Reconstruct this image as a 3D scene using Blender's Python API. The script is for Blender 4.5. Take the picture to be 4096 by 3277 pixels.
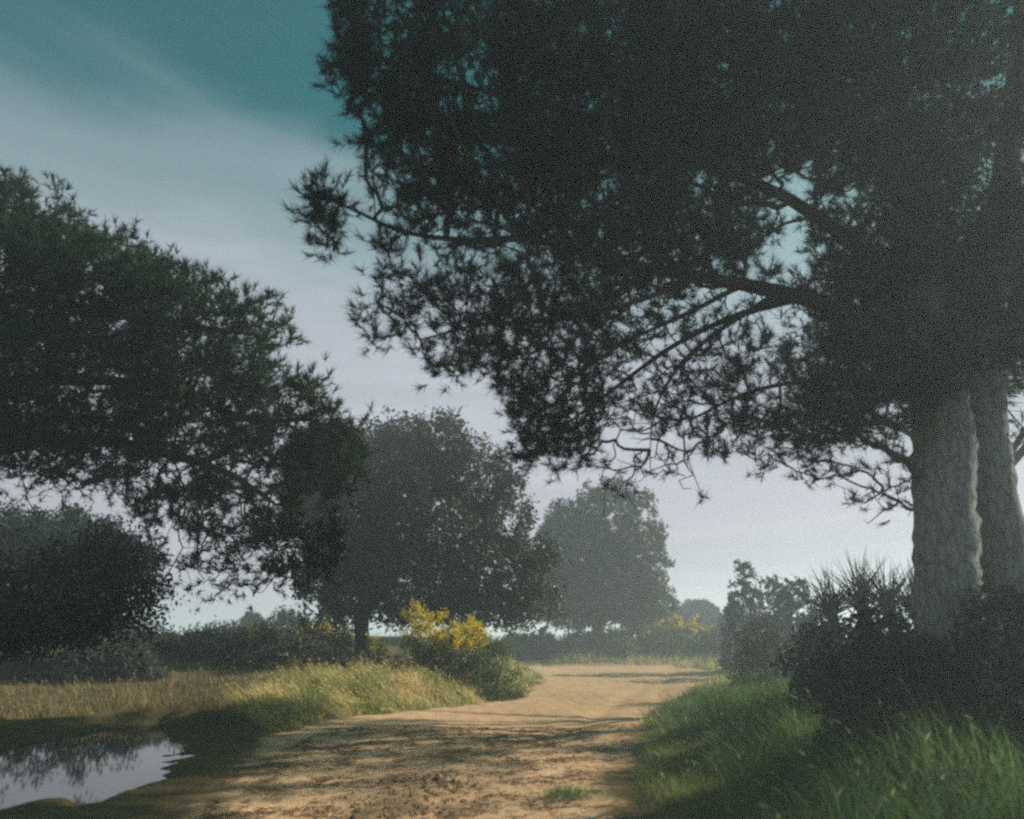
import bpy, math, random
import numpy as np
from mathutils import Vector

R = math.radians
rng = np.random.default_rng(7)
random.seed(7)
for o in list(bpy.data.objects):
    bpy.data.objects.remove(o)
S = bpy.context.scene
COL = S.collection

# ------------------------------------------------------------------ camera
CAM_H, PITCH, LENS = 1.6, R(17.2), 26.0
F = LENS / 36.0 * 1024.0
cam_d = bpy.data.cameras.new('camera')
cam_d.lens = LENS
cam_d.sensor_width = 36
cam_d.clip_start = 0.1
cam_d.clip_end = 4000
cam_d.dof.use_dof = True
cam_d.dof.focus_distance = 14.0
cam_d.dof.aperture_fstop = 0.6
cam = bpy.data.objects.new('camera', cam_d)
cam.location = (0, 0, CAM_H)
cam.rotation_euler = (R(90) + PITCH, 0, 0)
COL.objects.link(cam)
S.camera = cam

# ------------------------------------------------------------------ sky, sun, exposure
SUN_EL, SUN_AZ = R(27), R(74)        # azimuth measured from +Y (view direction) towards +X
W = bpy.data.worlds.new('World')
S.world = W
W.use_nodes = True
nt = W.node_tree
nt.nodes.clear()


def N(t, kind, **kw):
    n = t.nodes.new(kind)
    for k, v in kw.items():
        if k in n.inputs.keys():
            n.inputs[k].default_value = v
        else:
            setattr(n, k, v)
    return n


def ramp(t, fac, stops, interp='EASE'):
    r = t.nodes.new('ShaderNodeValToRGB')
    r.color_ramp.interpolation = interp
    e = r.color_ramp.elements
    while len(e) < len(stops):
        e.new(0.5)
    for i, (p, c) in enumerate(stops):
        e[i].position = p
        e[i].color = (*c, 1) if len(c) == 3 else c
    t.links.new(fac, r.inputs['Fac'])
    return r


L = nt.links.new
sky = N(nt, 'ShaderNodeTexSky', sky_type='NISHITA', sun_disc=False, sun_elevation=SUN_EL,
        sun_rotation=SUN_AZ, altitude=0, air_density=1.0, dust_density=2.5, ozone_density=2.0)
tc = N(nt, 'ShaderNodeTexCoord')
sep = N(nt, 'ShaderNodeSeparateXYZ')
L(tc.outputs['Generated'], sep.inputs[0])
# a veil of thin cloud over the blue, thickening towards the horizon
mp = N(nt, 'ShaderNodeMapping')
mp.inputs['Scale'].default_value = (1.2, 1.2, 4.0)
mp.inputs['Rotation'].default_value = (0.1, 0.45, 0.2)
L(tc.outputs['Generated'], mp.inputs['Vector'])
cn = N(nt, 'ShaderNodeTexNoise', Scale=1.6, Detail=5.0, Roughness=0.5, Distortion=0.4)
L(mp.outputs[0], cn.inputs['Vector'])
m1 = N(nt, 'ShaderNodeMath', operation='MULTIPLY_ADD')
L(cn.outputs['Fac'], m1.inputs[0])
m1.inputs[1].default_value = -0.34
m1.inputs[2].default_value = 0.17
m2 = N(nt, 'ShaderNodeMath', operation='ADD')
L(sep.outputs['Z'], m2.inputs[0])
L(m1.outputs[0], m2.inputs[1])
veil = ramp(nt, m2.outputs[0], [(0.0, (1, 1, 1)), (0.38, (0.93, 0.93, 0.93)), (0.52, (0.56, 0.56, 0.56)), (0.63, (0.05,) * 3), (1.0, (0.03,) * 3)], 'EASE')
veilc = ramp(nt, sep.outputs['Z'], [(0.0, (0.60, 0.55, 0.62)), (0.20, (0.66, 0.65, 0.74)), (0.45, (0.62, 0.68, 0.76)), (0.7, (0.30, 0.46, 0.50))], 'LINEAR')
vs = N(nt, 'ShaderNodeVectorMath', operation='SCALE')
L(veilc.outputs['Color'], vs.inputs[0])
mp2 = N(nt, 'ShaderNodeMapping')
mp2.inputs['Scale'].default_value = (1.0, 1.6, 7.0)
mp2.inputs['Rotation'].default_value = (0.15, 0.5, 0.0)
L(tc.outputs['Generated'], mp2.inputs['Vector'])
cn2 = N(nt, 'ShaderNodeTexNoise', Scale=1.9, Detail=4.0, Roughness=0.55, Distortion=0.6)
L(mp2.outputs[0], cn2.inputs['Vector'])
mr = N(nt, 'ShaderNodeMapRange')
L(cn2.outputs['Fac'], mr.inputs['Value'])
mr.inputs['From Min'].default_value = 0.3
mr.inputs['From Max'].default_value = 0.7
mr.inputs['To Min'].default_value = 6.0
mr.inputs['To Max'].default_value = 8.0
L(mr.outputs[0], vs.inputs['Scale'])
tint = N(nt, 'ShaderNodeMix', data_type='RGBA', blend_type='MULTIPLY')
tint.inputs[0].default_value = 1
L(sky.outputs[0], tint.inputs[6])
tint.inputs[7].default_value = (0.06, 0.86, 0.60, 1)
mx = N(nt, 'ShaderNodeMix', data_type='RGBA')
L(veil.outputs['Color'], mx.inputs[0])
L(tint.outputs[2], mx.inputs[6])
L(vs.outputs[0], mx.inputs[7])
bg = N(nt, 'ShaderNodeBackground', Strength=0.055)
L(mx.outputs[2], bg.inputs['Color'])
wo = N(nt, 'ShaderNodeOutputWorld')
L(bg.outputs[0], wo.inputs['Surface'])

sd = bpy.data.lights.new('sun', 'SUN')
sd.energy = 5.0
sd.angle = R(0.8)
sd.color = (1.0, 0.87, 0.70)
sun = bpy.data.objects.new('sun', sd)
sdir = Vector((math.sin(SUN_AZ) * math.cos(SUN_EL), math.cos(SUN_AZ) * math.cos(SUN_EL), math.sin(SUN_EL)))
sun.rotation_euler = sdir.to_track_quat('Z', 'Y').to_euler()
sun.location = sdir * 60
COL.objects.link(sun)

S.view_settings.view_transform = 'Standard'
S.view_settings.look = 'None'
S.view_settings.gamma = 1
S.view_settings.exposure = 1.0
S.view_settings.use_curve_mapping = False
S.render.engine = 'CYCLES'
S.cycles.max_bounces = 5
S.cycles.diffuse_bounces = 3
S.cycles.glossy_bounces = 2
S.cycles.transmission_bounces = 3
S.cycles.volume_bounces = 1
S.cycles.transparent_max_bounces = 4
S.cycles.caustics_reflective = False
S.cycles.caustics_refractive = False
S.cycles.use_denoising = False
S.cycles.filter_width = 2.6
S.cycles.sample_clamp_indirect = 4

# ------------------------------------------------------------------ helpers
CP, SP = math.cos(PITCH), math.sin(PITCH)


def ray(px, py):
    a, b = (px - 512) / F, -(py - 409.5) / F
    return np.array([a, CP - b * SP, SP + b * CP])


def P(px, py, d):
    """world point at forward distance d that is seen near (px, py) of a 1024 px wide picture"""
    r = ray(px, py)
    return np.array([0, 0, CAM_H]) + r * (d / r[1])


def G(px, py, z=0.0):
    r = ray(px, py)
    t = (z - CAM_H) / r[2]
    return r[0] * t, r[1] * t


def sm(a, b, x):
    t = np.clip((x - a) / (b - a), 0, 1)
    return t * t * (3 - 2 * t)


class WaveNoise:
    """cheap smooth noise in [-1, 1] for arrays of points"""
    def __init__(s, seed, n=14):
        g = np.random.default_rng(seed)
        d = g.normal(size=(n, 3))
        d /= np.linalg.norm(d, axis=1)[:, None]
        s.k = d * (2 * np.pi * g.uniform(0.6, 1.8, n))[:, None]
        s.p = g.uniform(0, 6.28, n)
        s.n = n

    def __call__(s, p, scale=1.0):
        return np.sin(p @ s.k.T / scale + s.p).sum(1) / math.sqrt(s.n) * 0.8


nz1, nz2, nz3 = WaveNoise(1), WaveNoise(2), WaveNoise(3)


def noise2(x, y, s, nz=nz1):
    p = np.stack([x.ravel(), y.ravel(), np.zeros(x.size)], 1)
    return nz(p, s).reshape(x.shape)


def mesh_obj(name, verts, faces_flat, k, mat, parent=None, tint=None, smooth=False):
    """verts (n,3); faces_flat flat index array of k-gons"""
    me = bpy.data.meshes.new(name)
    verts = np.asarray(verts, dtype=np.float32)
    idx = np.asarray(faces_flat, dtype=np.int32).ravel()
    nf = len(idx) // k
    me.vertices.add(len(verts))
    me.vertices.foreach_set('co', verts.ravel())
    me.loops.add(len(idx))
    me.loops.foreach_set('vertex_index', idx)
    me.polygons.add(nf)
    me.polygons.foreach_set('loop_start', np.arange(0, nf * k, k, dtype=np.int32))
    me.polygons.foreach_set('loop_total', np.full(nf, k, dtype=np.int32))
    if smooth:
        me.polygons.foreach_set('use_smooth', np.ones(nf, dtype=bool))
    me.update(calc_edges=True)
    if tint is not None:
        a = me.attributes.new('tint', 'FLOAT', 'POINT')
        a.data.foreach_set('value', np.asarray(tint, dtype=np.float32))
    me.materials.append(mat)
    o = bpy.data.objects.new(name, me)
    COL.objects.link(o)
    if parent is not None:
        o.parent = parent
        o.matrix_parent_inverse = parent.matrix_world.inverted() if False else o.matrix_parent_inverse
    return o


def thing(name, label, cat, loc=(0, 0, 0), group=None):
    o = bpy.data.objects.new(name, None)
    o.empty_display_size = 0.2
    o.location = loc
    COL.objects.link(o)
    o['label'] = label
    o['category'] = cat
    if group:
        o['group'] = group
    return o


def part(name, geo, mat, parent, kind=None, label=None, smooth=False):
    v, f, k, t = geo
    base = np.array(parent.location)
    o = mesh_obj(name, np.asarray(v) - base, f, k, mat, parent, t, smooth)
    if kind:
        o['kind'] = kind
    if label:
        o['label'] = label
    return o


def nrm(v):
    return v / np.maximum(np.linalg.norm(v, axis=-1, keepdims=True), 1e-9)


# --- geometry makers, all return (verts, faces_flat, k, tint)
def needles(pts, dirs, n, ln, w, spread=0.75, tints=None):
    m = len(pts)
    d = nrm(dirs)[:, None, :] * 1.0 + rng.normal(size=(m, n, 3)) * spread
    d = nrm(d)
    side = nrm(np.cross(d, rng.normal(size=(m, n, 3))))
    l = ln * rng.uniform(0.65, 1.1, (m, n, 1))
    base = pts[:, None, :] - nrm(dirs)[:, None, :] * rng.uniform(0, 0.9, (m, n, 1)) * ln * 0.8
    ww = w * rng.uniform(0.7, 1.2, (m, n, 1))
    tip = base + d * l
    tip[..., 2] += ln * 0.10
    v = np.stack([base - side * ww / 2, base + side * ww / 2, tip], 2).reshape(-1, 3)
    t = rng.uniform(0, 1, m) if tints is None else tints
    tt = np.repeat(np.clip(t, 0, 1), n * 3) * 0.7 + np.repeat(rng.uniform(0, 0.3, m * n), 3)
    return v, np.arange(len(v)), 3, tt


def leaves(pts, size, tints=None, up=0.3, asp=0.55):
    m = len(pts)
    d = nrm(rng.normal(size=(m, 3)))
    nn = rng.normal(size=(m, 3))
    nn[:, 2] += up * 3
    s = nrm(np.cross(d, nn))
    l = size * rng.uniform(0.6, 1.2, (m, 1))
    a = l * asp * 0.5
    v = np.stack([pts - d * l / 2, pts + s * a + d * l * 0.05, pts + d * l / 2, pts - s * a + d * l * 0.05], 1).reshape(-1, 3)
    t = rng.uniform(0, 1, m) if tints is None else tints
    return v, np.arange(len(v)), 4, np.repeat(np.clip(t, 0, 1), 4)


def edges_tubes(p0, p1, r0, r1, k=4):
    m = len(p0)
    d = nrm(p1 - p0)
    ref = np.where(np.abs(d[:, 2:3]) > 0.8, np.array([[1.0, 0, 0]]), np.array([[0, 0, 1.0]]))
    a = nrm(np.cross(d, ref))
    b = np.cross(d, a)
    an = np.arange(k) * 2 * np.pi / k
    ring = np.cos(an)[None, :, None] * a[:, None, :] + np.sin(an)[None, :, None] * b[:, None, :]
    v = np.concatenate([p0[:, None] + ring * r0[:, None, None], p1[:, None] + ring * r1[:, None, None]], 1).reshape(-1, 3)
    i = np.arange(k)
    j = (i + 1) % k
    q = np.stack([i, j, j + k, i + k], 1)
    f = (np.arange(m)[:, None, None] * 2 * k + q[None]).ravel()
    return v, f, 4, np.repeat(rng.uniform(0, 1, m), 2 * k)


def catmull(pts, n):
    pts = np.asarray(pts, float)
    pp = np.vstack([2 * pts[0] - pts[1], pts, 2 * pts[-1] - pts[-2]])
    out = []
    for i in range(1, len(pp) - 2):
        for t in np.linspace(0, 1, n, endpoint=False):
            a, b, c, d = pp[i - 1], pp[i], pp[i + 1], pp[i + 2]
            out.append(0.5 * (2 * b + (c - a) * t + (2 * a - 5 * b + 4 * c - d) * t * t + (3 * b - a - 3 * c + d) * t ** 3))
    out.append(pp[-2])
    return np.array(out)


def limb(ctrl, n=8, k=14, rough=0.06):
    """ctrl rows x,y,z,r -> one continuous tapered, knobbly tube"""
    c = catmull(ctrl, n)
    p, r = c[:, :3], np.maximum(c[:, 3], 0.003)
    tan = nrm(np.gradient(p, axis=0))
    a = nrm(np.cross(tan[0], [0.3, 0.2, 0.93] if abs(tan[0][2]) < .8 else [1.0, 0, 0]))
    V = []
    an = np.arange(k) * 2 * np.pi / k
    for i in range(len(p)):
        a = nrm(a - tan[i] * np.dot(a, tan[i]))
        b = np.cross(tan[i], a)
        ring = np.cos(an)[:, None] * a + np.sin(an)[:, None] * b
        q = p[i] + ring * r[i]
        w = 1 + rough * nz2(q, 0.35) + rough * 0.7 * nz3(q, 0.12)
        V.append(p[i] + ring * (r[i] * w)[:, None])
    V = np.vstack(V)
    i = np.arange(k)
    j = (i + 1) % k
    q = np.stack([i, j, j + k, i + k], 1)
    f = (np.arange(len(p) - 1)[:, None, None] * k + q[None]).ravel()
    return (V, f, 4, np.zeros(len(V))), p, r


def join(geos):
    V, Fs, T, off = [], [], [], 0
    k = geos[0][2]
    for v, f, kk, t in geos:
        V.append(v)
        Fs.append(np.asarray(f) + off)
        T.append(t)
        off += len(v)
    return np.vstack(V), np.concatenate(Fs), k, np.concatenate(T)


def grow(seed_pts, seed_path, att, bf=0.35):
    """balanced minimum spanning tree: twigs reach every attractor from the limbs"""
    n0, n = len(seed_pts), len(att)
    pts = np.vstack([seed_pts, att])
    parent = np.full(n0 + n, -1)
    path = np.concatenate([seed_path, np.zeros(n)])
    best = np.full(n, np.inf)
    bp = np.zeros(n, int)
    for s in range(0, n0, 60):
        d = np.linalg.norm(att[:, None] - seed_pts[None, s:s + 60], axis=2) + bf * seed_path[None, s:s + 60]
        j = d.argmin(1)
        dv = d[np.arange(n), j]
        u = dv < best
        best[u] = dv[u]
        bp[u] = j[u] + s
    order = []
    for _ in range(n):
        j = int(best.argmin())
        pj = bp[j]
        parent[n0 + j] = pj
        path[n0 + j] = path[pj] + np.linalg.norm(att[j] - pts[pj])
        best[j] = np.inf
        order.append(j)
        d = np.linalg.norm(att - att[j], axis=1) + bf * path[n0 + j]
        u = (d < best) & (best < np.inf)
        best[u] = d[u]
        bp[u] = n0 + j
    cnt = np.ones(n0 + n)
    for j in reversed(order):
        cnt[parent[n0 + j]] += cnt[n0 + j]
    return pts, parent, cnt, n0


def sample_lobes(lobes, n, gate=0.0, gscale=0.9, shell=0.4):
    """lobes: (centre(3), radii(3), density)"""
    w = np.array([l[2] * np.prod(np.maximum(l[1], 0.05)) ** 0.8 for l in lobes])
    w /= w.sum()
    out = []
    which = []
    need = n
    while need > 0:
        k = rng.choice(len(lobes), size=need * 2, p=w)
        u = nrm(rng.normal(size=(len(k), 3)))
        r = rng.uniform(0, 1, len(k)) ** (1 / 3)
        r = np.where(rng.uniform(size=len(k)) < shell, 0.8 + 0.25 * r, r)
        c = np.array([l[0] for l in lobes])[k]
        rd = np.array([l[1] for l in lobes])[k]
        p = c + u * rd * r[:, None]
        ok = nz1(p, gscale) + 0.6 * nz2(p, gscale * 0.4) > gate + rng.uniform(-0.3, 0.3, len(p))
        p, k = p[ok][:need], k[ok][:need]
        out.append(p)
        which.append(k)
        need -= len(p)
    return np.vstack(out), np.concatenate(which)


def lobe(px, py, rx, ry, d, rd, dens=1.0, bare=0):
    """crown lobe whose middle stands at distance d; rx, ry in picture pixels at that distance"""
    c = P(px, py, d)
    s = d / F * 1.05
    return (c, np.array([rx * s, rd, ry * s]), dens, bare)


# ------------------------------------------------------------------ materials
def new_mat(name):
    m = bpy.data.materials.new(name)
    m.use_nodes = True
    m.node_tree.nodes.clear()
    return m, m.node_tree


def leaf_mat(name, stops, trans=0.3, rough=0.6, spec=0.0, patch=0.0):
    m, t = new_mat(name)
    at = N(t, 'ShaderNodeAttribute', attribute_name='tint')
    r = ramp(t, at.outputs['Fac'], stops, 'LINEAR')
    d = N(t, 'ShaderNodeBsdfDiffuse')
    tr = N(t, 'ShaderNodeBsdfTranslucent')
    mix = N(t, 'ShaderNodeMixShader', Fac=trans)
    t.links.new(r.outputs['Color'], d.inputs['Color'])
    t.links.new(r.outputs['Color'], tr.inputs['Color'])
    t.links.new(d.outputs[0], mix.inputs[1])
    t.links.new(tr.outputs[0], mix.inputs[2])
    last = mix
    if spec:
        g = N(t, 'ShaderNodeBsdfGlossy', Roughness=rough)
        g.inputs['Color'].default_value = (1, 1, 1, 1)
        m2 = N(t, 'ShaderNodeMixShader', Fac=spec)
        t.links.new(mix.outputs[0], m2.inputs[1])
        t.links.new(g.outputs[0], m2.inputs[2])
        last = m2
    o = N(t, 'ShaderNodeOutputMaterial')
    t.links.new(last.outputs[0], o.inputs['Surface'])
    return m


def bark_mat(name, c0, c1, c2, scale=6.0, zs=0.35):
    m, t = new_mat(name)
    tc = N(t, 'ShaderNodeTexCoord')
    mp = N(t, 'ShaderNodeMapping')
    mp.inputs['Scale'].default_value = (1, 1, zs)
    t.links.new(tc.outputs['Object'], mp.inputs['Vector'])
    vo = N(t, 'ShaderNodeTexVoronoi', feature='DISTANCE_TO_EDGE', Scale=scale)
    t.links.new(mp.outputs[0], vo.inputs['Vector'])
    no = N(t, 'ShaderNodeTexNoise', Scale=scale * 2.5, Detail=6.0, Roughness=0.65)
    t.links.new(mp.outputs[0], no.inputs['Vector'])
    r1 = ramp(t, vo.outputs['Distance'], [(0.0, (0, 0, 0)), (0.12, (1, 1, 1))], 'EASE')
    r2 = ramp(t, no.outputs['Fac'], [(0.3, c1), (0.7, c2)], 'LINEAR')
    mc = N(t, 'ShaderNodeMix', data_type='RGBA')
    t.links.new(r1.outputs['Color'], mc.inputs[0])
    mc.inputs[6].default_value = (*c0, 1)
    t.links.new(r2.outputs['Color'], mc.inputs[7])
    ad = N(t, 'ShaderNodeMath', operation='MULTIPLY_ADD')
    t.links.new(no.outputs['Fac'], ad.inputs[0])
    ad.inputs[1].default_value = 0.5
    t.links.new(r1.outputs['Color'], ad.inputs[2])
    bu = N(t, 'ShaderNodeBump', Strength=0.6, Distance=0.03)
    t.links.new(ad.outputs[0], bu.inputs['Height'])
    b = N(t, 'ShaderNodeBsdfDiffuse')
    t.links.new(mc.outputs[2], b.inputs['Color'])
    t.links.new(bu.outputs[0], b.inputs['Normal'])
    o = N(t, 'ShaderNodeOutputMaterial')
    t.links.new(b.outputs[0], o.inputs['Surface'])
    return m


M_needle = leaf_mat('pine_needles', [(0, (0.012, 0.030, 0.028)), (0.6, (0.022, 0.048, 0.036)), (1, (0.045, 0.075, 0.045))], 0.2)
M_needle2 = leaf_mat('pine_needles_olive', [(0, (0.012, 0.026, 0.018)), (0.6, (0.026, 0.048, 0.026)), (1, (0.065, 0.095, 0.045))], 0.2)
M_twig = leaf_mat('twig_bark', [(0, (0.030, 0.036, 0.034)), (1, (0.075, 0.08, 0.072))], 0.0)
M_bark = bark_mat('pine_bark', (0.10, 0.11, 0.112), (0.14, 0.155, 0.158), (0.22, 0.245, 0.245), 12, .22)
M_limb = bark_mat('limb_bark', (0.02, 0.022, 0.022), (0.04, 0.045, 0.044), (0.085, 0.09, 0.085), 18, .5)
M_oakbark = bark_mat('oak_bark', (0.02, 0.02, 0.02), (0.05, 0.052, 0.048), (0.10, 0.10, 0.09), 9)
M_oak = leaf_mat('oak_leaves', [(0, (0.014, 0.023, 0.017)), (0.6, (0.034, 0.045, 0.028)), (1, (0.105, 0.112, 0.07))], 0.22, 0.45, 0.025)
M_dark = leaf_mat('dark_shrub_leaves', [(0, (0.010, 0.022, 0.020)), (0.7, (0.022, 0.040, 0.032)), (1, (0.045, 0.065, 0.045))], 0.15)
M_umber = leaf_mat('umber_leaves', [(0, (0.030, 0.038, 0.034)), (0.6, (0.065, 0.073, 0.062)), (1, (0.12, 0.12, 0.09))], 0.2)
M_umber2 = leaf_mat('scrub_leaves', [(0, (0.030, 0.034, 0.028)), (0.6, (0.058, 0.060, 0.045)), (1, (0.10, 0.098, 0.07))], 0.2)
M_grey = leaf_mat('grey_green_leaves', [(0, (0.035, 0.040, 0.035)), (0.6, (0.07, 0.075, 0.058)), (1, (0.12, 0.12, 0.085))], 0.2)
M_green = leaf_mat('broom_leaves', [(0, (0.035, 0.060, 0.028)), (0.6, (0.08, 0.115, 0.042)), (1, (0.17, 0.20, 0.07))], 0.3)
M_yellow = leaf_mat('broom_flowers', [(0, (0.42, 0.34, 0.03)), (0.3, (0.55, 0.44, 0.03)), (1, (0.78, 0.64, 0.07))], 0.35)
M_grass = leaf_mat('green_grass', [(0, (0.045, 0.095, 0.036)), (0.55, (0.10, 0.19, 0.062)), (0.80, (0.19, 0.26, 0.10)), (1, (0.42, 0.38, 0.20))], 0.35)
M_gold = leaf_mat('dry_grass', [(0, (0.11, 0.16, 0.05)), (0.35, (0.24, 0.28, 0.09)), (0.7, (0.48, 0.40, 0.18)), (1, (0.70, 0.54, 0.30))], 0.45)
M_turf = leaf_mat('turf', [(0, (0.07, 0.11, 0.03)), (0.6, (0.16, 0.20, 0.06)), (1, (0.32, 0.29, 0.12))], 0.35)
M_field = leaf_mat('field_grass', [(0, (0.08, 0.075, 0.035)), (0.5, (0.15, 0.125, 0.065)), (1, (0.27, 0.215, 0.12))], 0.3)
M_litter = leaf_mat('needle_litter', [(0, (0.05, 0.032, 0.02)), (0.6, (0.13, 0.08, 0.045)), (1, (0.42, 0.30, 0.19))], 0.0)


def ground_mat():
    m, t = new_mat('sandy_soil')
    at = N(t, 'ShaderNodeAttribute', attribute_name='tint')      # 1 on the trodden sand, 0 on the grassy soil
    tc = N(t, 'ShaderNodeTexCoord')
    n1 = N(t, 'ShaderNodeTexNoise', Scale=0.7, Detail=6.0, Roughness=0.6)
    n2 = N(t, 'ShaderNodeTexNoise', Scale=22.0, Detail=7.0, Roughness=0.75)
    n3 = N(t, 'ShaderNodeTexVoronoi', Scale=38.0)
    mp = N(t, 'ShaderNodeMapping')
    mp.inputs['Scale'].default_value = (1.0, 2.2, 1)
    t.links.new(tc.outputs['Object'], mp.inputs['Vector'])
    for q in (n1, n2, n3):
        t.links.new(mp.outputs[0], q.inputs['Vector'])
    c1 = ramp(t, n1.outputs['Fac'], [(0.3, (0.50, 0.345, 0.205)), (0.7, (0.66, 0.46, 0.275))], 'LINEAR')
    c2 = ramp(t, n2.outputs['Fac'], [(0.30, (0.55, 0.53, 0.50)), (0.46, (1, 1, 1)), (0.75, (1.12, 1.1, 1.06))], 'LINEAR')
    mu = N(t, 'ShaderNodeMix', data_type='RGBA', blend_type='MULTIPLY')
    mu.inputs[0].default_value = 0.85
    t.links.new(c1.outputs['Color'], mu.inputs[6])
    t.links.new(c2.outputs['Color'], mu.inputs[7])
    g1 = ramp(t, n2.outputs['Fac'], [(0.3, (0.045, 0.045, 0.025)), (0.7, (0.16, 0.13, 0.065))], 'LINEAR')
    ms = N(t, 'ShaderNodeMix', data_type='RGBA')
    t.links.new(at.outputs['Fac'], ms.inputs[0])
    t.links.new(g1.outputs['Color'], ms.inputs[6])
    t.links.new(mu.outputs[2], ms.inputs[7])
    h = N(t, 'ShaderNodeMath', operation='MULTIPLY_ADD')
    t.links.new(n3.outputs['Distance'], h.inputs[0])
    h.inputs[1].default_value = 0.5
    t.links.new(n2.outputs['Fac'], h.inputs[2])
    bu = N(t, 'ShaderNodeBump', Strength=0.6, Distance=0.022)
    t.links.new(h.outputs[0], bu.inputs['Height'])
    b = N(t, 'ShaderNodeBsdfDiffuse', Roughness=0.8)
    t.links.new(ms.outputs[2], b.inputs['Color'])
    t.links.new(bu.outputs[0], b.inputs['Normal'])
    o = N(t, 'ShaderNodeOutputMaterial')
    t.links.new(b.outputs[0], o.inputs['Surface'])
    return m


M_ground = ground_mat()
mw, t = new_mat('muddy_water')
pb = N(t, 'ShaderNodeBsdfPrincipled', Roughness=0.04, IOR=1.36)
pb.inputs['Base Color'].default_value = (0.022, 0.028, 0.027, 1)
wn = N(t, 'ShaderNodeTexNoise', Scale=2.2, Detail=2.0)
wb = N(t, 'ShaderNodeBump', Strength=0.05, Distance=0.02)
t.links.new(wn.outputs['Fac'], wb.inputs['Height'])
t.links.new(wb.outputs[0], pb.inputs['Normal'])
o = N(t, 'ShaderNodeOutputMaterial')
t.links.new(pb.outputs[0], o.inputs['Surface'])
M_water = mw

# ------------------------------------------------------------------ terrain
PATH = np.array([G(*q) for q in [(120, 900), (190, 819), (215, 790), (225, 760), (250, 742), (290, 730), (310, 723), (345, 717),
                                 (420, 710), (470, 704), (512, 697), (538, 687), (542, 677), (528, 667.5), (519, 662), (512, 658), (512, 655.2), (519, 655.2),
                                 (528, 660), (545, 666), (600, 666.3), (670, 666.8), (700, 668.5), (716, 671), (716, 677), (694, 690), (664, 705), (641, 722),
                                 (640, 742), (622, 758), (600, 772), (592, 790), (612, 819), (640, 900)]])
PUD = np.array([G(*q) for q in [(-90, 800), (-60, 762), (0, 745), (50, 736), (100, 727), (150, 724), (186, 736), (186, 758), (170, 780), (135, 791), (80, 800),
                                (20, 806), (-40, 816)]])


def poly_sd(poly, x, y):
    """signed distance, positive inside"""
    p = np.stack([x.ravel(), y.ravel()], 1)
    d = np.full(len(p), 1e9)
    ins = np.zeros(len(p), bool)
    for i in range(len(poly)):
        a, b = poly[i], poly[(i + 1) % len(poly)]
        ab = b - a
        tt = np.clip(((p - a) @ ab) / max(ab @ ab, 1e-9), 0, 1)
        d = np.minimum(d, np.linalg.norm(p - (a + tt[:, None] * ab), axis=1))
        c = ((a[1] > p[:, 1]) != (b[1] > p[:, 1]))
        xx = (b[0] - a[0]) * (p[:, 1] - a[1]) / (b[1] - a[1] + 1e-12) + a[0]
        ins ^= c & (p[:, 0] < xx)
    return np.where(ins, d, -d).reshape(x.shape)


def terrain(x, y, fine=True):
    sd = poly_sd(PATH, x, y) + 0.18 * noise2(x, y, 1.1)
    pu = poly_sd(PUD, x, y) + 0.24 * noise2(x, y, 0.9, nz3) + 0.06 * noise2(x, y, 0.35, nz1)
    right = sm(0.0, 2.0, x - (0.6 + 0.10 * y))
    h = 0.42 * sm(0.1, 3.2, -sd) * right * sm(40, 16, y)
    h += 0.16 * sm(0.1, 2.0, -sd) * (1 - right)
    h += sm(15, 32, y) * sm(-3.5, -8, x) * 0.95 * sm(400, 60, y) + 0.30 * sm(17, 24, y) * sm(-9, -6, x) * sm(0.1, 1.5, -sd) * (1 - right) * sm(60, 35, y)
    h += 0.62 * sm(46.5, 54, y)
    h += 0.05 * noise2(x, y, 5.0, nz2) + 0.008 * noise2(x, y, 0.6, nz3)
    h *= 1 - sm(-1.0, 0.0, pu)
    h -= 0.085 * sm(-0.25, 0.45, pu)
    if fine:
        tr = np.exp(-((x + 0.8 - 0.28 * (y - 8)) / 0.25) ** 2) + np.exp(-((x - 1.0 - 0.22 * (y - 8)) / 0.25) ** 2)
        h -= 0.035 * tr * sm(0, 0.6, sd)
    return h, sd, pu


def rough(x, y):
    cx, cy = G(395, 803)
    m = np.exp(-(((x - cx - 0.35 * (y - cy)) / 0.38) ** 2 + ((y - cy) / 1.0) ** 2))
    cx, cy = G(570, 796)
    m2 = np.exp(-(((x - cx) / 0.35) ** 2 + ((y - cy) / 0.22) ** 2))
    return m, m2


def axis(a, b, fine0, fine1, s, growf):
    v = list(np.arange(fine0, fine1, s))
    st, q = s, fine1
    while q < b:
        v.append(q)
        st *= growf
        q += st
    st, q = s, fine0
    lo = []
    while q > a:
        st *= growf
        q -= st
        lo.append(q)
    return np.array(lo[::-1] + v)


gx = axis(-1500, 1500, -6, 5, 0.07, 1.07)
gy = axis(-300, 2500, 6.0, 15, 0.07, 1.06)
X, Y = np.meshgrid(gx, gy)
H, SD, PU = terrain(X, Y)
m1_, m2_ = rough(X, Y)
H += m1_ * (0.02 + 0.035 * noise2(X, Y, 0.10) + 0.03 * noise2(X, Y, 0.05, nz2)) + m2_ * (0.05 + 0.05 * noise2(X, Y, 0.13))
H += 0.006 * noise2(X, Y, 0.16) * (np.abs(X) < 8) * sm(15, 10, Y)
mask = sm(-0.25, 0.2, SD + 0.12 * noise2(X, Y, 0.25, nz2)) * (1 - 0.93 * sm(-1.6, -0.6, PU + 0.3 * noise2(X, Y, 0.7))) * (1 - 0.6 * np.clip(m1_ * 1.2 + m2_, 0, 1))
ny, nx = X.shape
V = np.stack([X.ravel(), Y.ravel(), H.ravel()], 1)
ii = (np.arange(ny - 1)[:, None] * nx + np.arange(nx - 1)[None]).ravel()
Q = np.stack([ii, ii + 1, ii + nx + 1, ii + nx], 1)
onpath = (SD.ravel()[Q].mean(1) > 0.0)


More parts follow.
